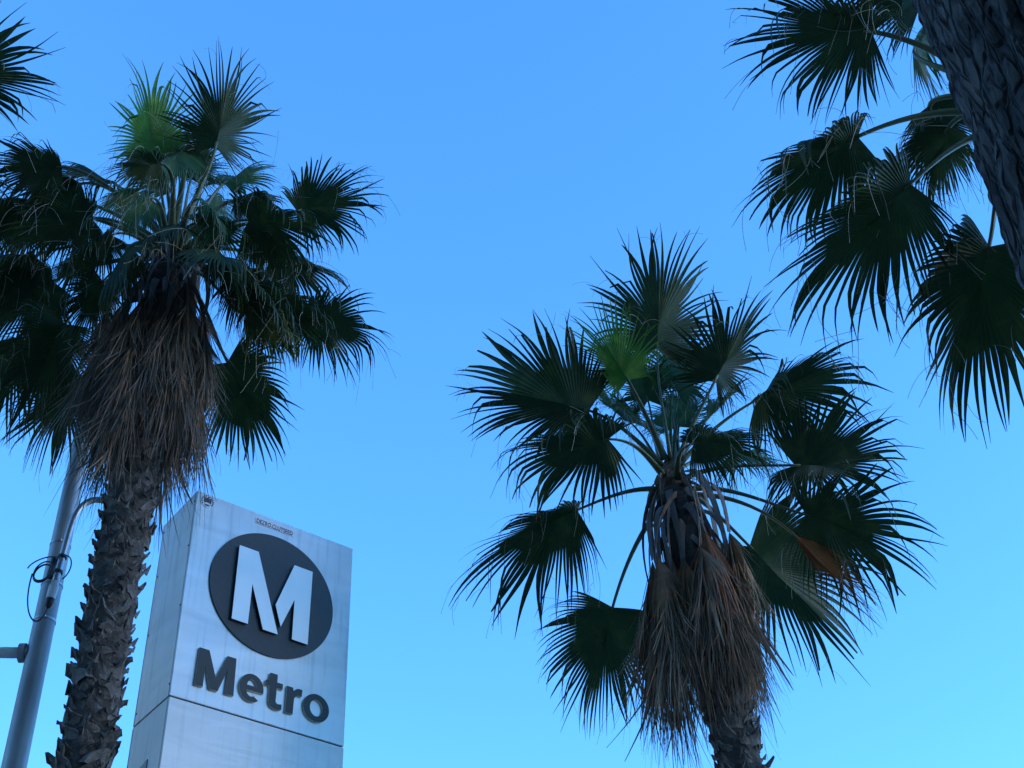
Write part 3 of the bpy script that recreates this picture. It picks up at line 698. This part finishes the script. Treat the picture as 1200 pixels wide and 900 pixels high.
LOGO = [(.448, -.400), (.633, -.400), (.832, -.880), (.992, -.404), (1.174, -.406), (1.172, -1.140), (1.017, -1.138),
        (1.016, -.750), (.905, -1.060), (.8405, -.893), (.884, -1.137), (.740, -1.136), (.604, -.739), (.598, -1.131), (.447, -1.130)]
# left and right halves of the M meet at a narrow slit
LM = [(.448, -.400), (.633, -.400), (.882, -1.137), (.740, -1.136), (.604, -.739), (.598, -1.131), (.447, -1.130)]
RM = [(.838, -.862), (.990, -.404), (1.174, -.406), (1.172, -1.140), (1.018, -1.138), (1.016, -.750), (.903, -1.056)]
for lp in (LM, RM):
    outline_mesh('emblem_letter', [[(x+Mx_, y+My_) for x, y in lp]], .018, (m_logo, m_ret), pyl, (0, -.036, zt))

m_face = noise_mat('letter_face_dark', (.012, .020, .020), (.020, .030, .029), 3, rough=.6, bump=.02)
m_cream = noise_mat('letter_return_cream', (.66, .65, .56), (.74, .73, .64), 6, rough=.5, bump=0)  # light returns, with warm bounce from below left put into the cream
def letter(name, loops):
    o = outline_mesh('letter', [[(x-.008, y-.014) for x, y in lp] for lp in loops], .020, (m_face, m_cream), pyl, (0, -.0105, zt))
    o['label'] = 'dark raised letter '+name
letter('M', [[(.192, -1.818), (.199, -1.482), (.287, -1.482), (.368, -1.705), (.452, -1.482), (.532, -1.482), (.537, -1.818), (.460, -1.818),
              (.466, -1.603), (.396, -1.818), (.323, -1.818), (.268, -1.609), (.266, -1.818)]])
cx, cy, rx, ry, st = .690, -1.697, .110, .124, .060
outer = ell(cx, cy, rx, ry, -8, 308, 40, False); inner = ell(cx, cy-.006, rx-st, ry-.052, 300, 202, 14, False)
e_loop = outer+inner+[(cx-rx+st+.004, cy-.026), (cx+rx-.002, cy-.026)]
hole = [p for p in ell(cx+.002, cy+.004, .046, .070, 0, 180, 16, False)]
hole = [(x, max(y, cy+.018)) for x, y in hole]
letter('e', [e_loop, hole[::-1]])
t_l = [(.850, -1.508), (.918, -1.508), (.918, -1.578), (.972, -1.578), (.972, -1.630), (.918, -1.630), (.916, -1.745), (.922, -1.764), (.938, -1.770), (.972, -1.764),
       (.976, -1.808), (.945, -1.822), (.905, -1.822), (.872, -1.808), (.855, -1.780), (.850, -1.740), (.850, -1.630), (.810, -1.630), (.810, -1.590), (.838, -1.574)]
letter('t', [t_l])
r_l = [(1.010, -1.820), (1.010, -1.580), (1.066, -1.580), (1.074, -1.610), (1.096, -1.586), (1.124, -1.574), (1.158, -1.578), (1.152, -1.640), (1.122, -1.640), (1.098, -1.652), (1.084, -1.676), (1.080, -1.820)]
letter('r', [r_l])
letter('o', [ell(1.296, -1.700, .124, .126), ell(1.296, -1.700, .060, .074)[::-1]])

# stickers
m_stk = noise_mat('sticker_white', (.62, .63, .66), (.70, .71, .74), 20, rough=.5, bump=0)
m_ink = noise_mat('sticker_ink', (.012, .014, .03), (.02, .022, .04), 20, rough=.5, bump=0)
st_ = outline_mesh('sticker', [[(.578, -.055), (.958, -.055), (.958, -.112), (.578, -.112)]], .002, (m_stk,), pyl, (0, -.0022, zt))
fc = bpy.data.curves.new('lettering', 'FONT'); fc.body = 'DEZRO.CLUTSEED'; fc.size = .062; fc.align_x = 'LEFT'; fc.offset = .0012
to = bpy.data.objects.new('lettering', fc); COL.objects.link(to)
me = bpy.data.meshes.new_from_object(to.evaluated_get(bpy.context.evaluated_depsgraph_get())); bpy.data.objects.remove(to)
co = np.empty(len(me.vertices)*3); me.vertices.foreach_get('co', co); co = co.reshape(-1, 3)
co[:, 0] = (co[:, 0]-co[:, 0].min())/np.ptp(co[:, 0])*.364+.586; co[:, 1] = (co[:, 1]-co[:, 1].min())/np.ptp(co[:, 1])*.046-.107
me.vertices.foreach_set('co', co.ravel()); me.materials.clear(); me.materials.append(m_ink); me.name = 'lettering'; me.update()
lo_ = link(bpy.data.objects.new('lettering', me), st_); lo_.location = (0, 0, .0018)
ec = (.103, -.078)
em_ = outline_mesh('sticker', [ell(ec[0], ec[1], .066, .066, n=40)], .002, (m_up,), pyl, (0, -.0022, zt))
em_['label'] = 'small round wreath sticker'
def on_sticker(name, loops):
    o = outline_mesh(name, loops, .001, (m_ink,), em_, (0, 0, .0018), (0, 0, 0)); return o
on_sticker('sticker_print', [[(ec[0]+x, ec[1]+y) for x, y in ((-.036, .030), (-.030, .036), (-.006, .035), (.004, .047), (.014, .044), (.012, .036), (.033, .033), (.038, .020), (.036, -.020), (.010, -.012), (-.012, -.012), (-.032, -.022), (-.038, .005))]])
on_sticker('sticker_print', [[(ec[0]+x, ec[1]+y) for x, y in ((-.026, -.036), (0, -.032), (.026, -.036), (.022, -.046), (0, -.050), (-.022, -.046))]])
for s in (-1, 1):
    for k in range(6):
        a = math.radians(-35+k*21); px, py = ec[0]+s*.054*math.cos(a), ec[1]+.054*math.sin(a)
        on_sticker('sticker_print', [ell(px, py, .006, .010, n=10)])

# screws and the arrow tip on the narrow side (its plane is x = 0)
m_screw = noise_mat('screw', (.03, .03, .035), (.06, .06, .065), 40, rough=.5, metallic=.6, bump=0)
for y, z in ((.600, -.099), (.600, -.562), (.600, -1.145), (.600, -1.868), (.030, -.10), (.030, -.558), (.030, -1.141), (.030, -1.861)):
    v, f = sweep(np.array([(.002, y, zt+z), (-.004, y, zt+z)]), [.009, .008], 10)
    mesh_obj('screw', v, f, m_screw, pyl)
m_arrow = noise_mat('arrow_grey', (.16, .17, .17), (.22, .23, .23), 30, rough=.5, bump=.2)
outline_mesh('arrow_mark', [[(-.240, -2.408), (-.235, -2.60), (-.330, -2.60), (-.410, -2.44)]], .006, (m_arrow,), pyl, (-.003, 0, zt), (math.pi/2, 0, -math.pi/2))

# ------------------------------------------------------------------ street pole
PX, PY = -4.185, 10.53
pole = empty('street_pole', (PX, PY, 0)); tag(pole, 'galvanised steel street pole with side arm and looped black cable behind the scaly trunk', 'street pole')
m_galv = noise_mat('galvanised_steel', (.24, .25, .255), (.36, .37, .375), 5, rough=.55, bump=.08, metallic=.6, stretch=(1, 1, .35))
m_alu = noise_mat('conduit_metal', (.32, .33, .34), (.42, .43, .44), 12, rough=.42, bump=.02, metallic=.9)
m_blk = noise_mat('black_rubber', (.012, .012, .013), (.02, .02, .022), 20, rough=.5, bump=0)
m_wht = noise_mat('white_plastic', (.55, .56, .56), (.62, .63, .63), 12, rough=.45, bump=0)
v, f = sweep(np.array([(0, 0, z) for z in np.linspace(0, 12.4, 24)]), np.linspace(.130, .076, 24), 28)
mesh_obj('shaft', v, f, m_galv, pole, smooth=True)
v, f = sweep(np.array([(0, 0, 12.38), (0, 0, 12.44), (0, 0, 12.50)]), [.092, .088, .03], 24); mesh_obj('cap', v, f, m_galv, pole, smooth=True)
v, f = sweep(np.array([(0, 0, 0), (0, 0, .05)]), [.26, .26], 24); mesh_obj('base_plate', v, f, m_galv, pole)
az_ = np.array([-1, -.08, 0.]); az_ /= np.linalg.norm(az_)
zA = 7.95
v, f = sweep(np.array([az_*s+np.array([0, 0, zA+.02*s]) for s in np.linspace(.08, 3.0, 12)]), np.linspace(.050, .030, 12), 16); mesh_obj('side_arm', v, f, m_wht, pole, smooth=True)
v, f = sweep(np.array([az_*.10+np.array([0, 0, zA]), az_*.155+np.array([0, 0, zA])]), [.085, .085], 16); mesh_obj('arm_flange', v, f, m_galv, pole)
for zb_ in (8.25, 8.62, 9.05):
    v, f = sweep(np.array([(0, 0, zb_), (0, 0, zb_+.022)]), [.1305-.054*zb_/12.4+.004]*2, 28); mesh_obj('band', v, f, m_alu, pole)
    v, f = sweep(np.array([(.03, -.088, zb_+.011), (.03, -.115, zb_+.011)]), [.012, .011], 8); mesh_obj('bolt', v, f, m_alu, pole)
# gooseneck conduit with connector, all on the camera side of the shaft
def W2L(*p): return np.array(p)-np.array([-4.115, 10.53, 0])
g0 = W2L(-3.70, 10.34, 9.40); pth = [W2L(-3.60, 10.40, 9.44), g0, W2L(-3.80, 10.31, 9.41), W2L(-3.885, 10.285, 9.34), W2L(-3.935, 10.27, 9.22), W2L(-3.955, 10.265, 9.05), W2L(-3.967, 10.262, 8.80), W2L(-3.985, 10.255, 8.47)]
# resample smoothly
pp = np.array(pth); tt = np.linspace(0, len(pp)-1, 40)
sm = np.stack([np.interp(tt, np.arange(len(pp)), pp[:, k]) for k in range(3)], 1)
for _ in range(6): sm[1:-1] = (sm[:-2]+2*sm[1:-1]+sm[2:])/4
v, f = sweep(sm, [.030]*40, 12); cd = mesh_obj('conduit', v, f, m_alu, pole, smooth=True)
e0 = sm[-1]; dv = nrm(sm[-1]-sm[-4])
v, f = sweep(np.array([e0-dv*.02, e0+dv*.03, e0+dv*.03, e0+dv*.05, e0+dv*.16, e0+dv*.165]), [.034, .034, .044, .044, .040, .02], 14); mesh_obj('connector', v, f, m_wht, cd)
v, f = sweep(np.array([e0+dv*.155, e0+dv*.17, e0+dv*.22, e0+dv*.25]), [.036, .04, .034, .012], 14); mesh_obj('connector_boot', v, f, m_blk, cd, smooth=True)
for dz_ in (.28, .12):
    c = e0-dv*dz_
    v, f = sweep(np.array([c+dv*.012, c-dv*.012]), [.042, .042], 14); mesh_obj('clamp', v, f, m_blk, cd)
    tgt = np.array([c[0]*.35, c[1]*.35, c[2]])
    v, f = sweep(np.array([c, tgt]), [.014, .014], 8); mesh_obj('bracket', v, f, m_galv, cd)
v, f = sweep(np.array([e0-dv*.30+np.array([-.085, .05, 0]), e0-dv*.10+np.array([-.085, .05, 0])]), [.03, .03], 10); mesh_obj('junction_box', v, f, m_blk, cd)
def ring(c, r, ax1, ax2, a0, a1, n=36): return [np.array(c)+r*(math.cos(t)*np.array(ax1)+math.sin(t)*np.array(ax2)) for t in np.linspace(math.radians(a0), math.radians(a1), n)]
ux, uz = np.array([.95, -.3, 0.]), np.array([0, .0, 1.])
cl = W2L(-4.10, 10.22, 8.56)
v, f = sweep(np.array(ring(cl, .088, ux, uz*1.0, 0, 350)), [.009]*36, 6); mesh_obj('cable', v, f, m_blk, cd, smooth=True)
v, f = sweep(np.array(ring(cl+np.array([.01, -.02, .01]), .095, ux, uz, -20, 340)), [.007]*36, 6); mesh_obj('cable', v, f, m_blk, cd, smooth=True)
tail = bez(e0+dv*.24, e0+dv*.24+np.array([-.05, 0, -.30]), cl+np.array([-.12, 0, -.42]), cl+np.array([-.088, 0, 0]), 24)
v, f = sweep(tail, [.007]*24, 6); mesh_obj('cable', v, f, m_blk, cd, smooth=True)
v, f = sweep(np.array(ring(e0-dv*.14+np.array([.03, -.03, 0]), .10, ux, uz*1.3, -70, 150, 24)), [.006]*24, 6); mesh_obj('cable', v, f, m_blk, cd, smooth=True)
v, f = sweep(np.array(ring(e0-dv*.14+np.array([-.12, -.05, .02]), .17, ux, uz*.5, 20, 170, 24)), [.006]*24, 6); mesh_obj('cable', v, f, m_blk, cd, smooth=True)

# ------------------------------------------------------------------ put each palm's origin at the foot of its trunk
for t in (tl, t2, t3, t4, t5):
    h = t.location.copy(); t.location = (h.x, h.y, 0)
    sh = Matrix.Translation((0, 0, h.z))
    for c in t.children: c.matrix_parent_inverse = sh @ c.matrix_parent_inverse
bpy.context.view_layer.update()
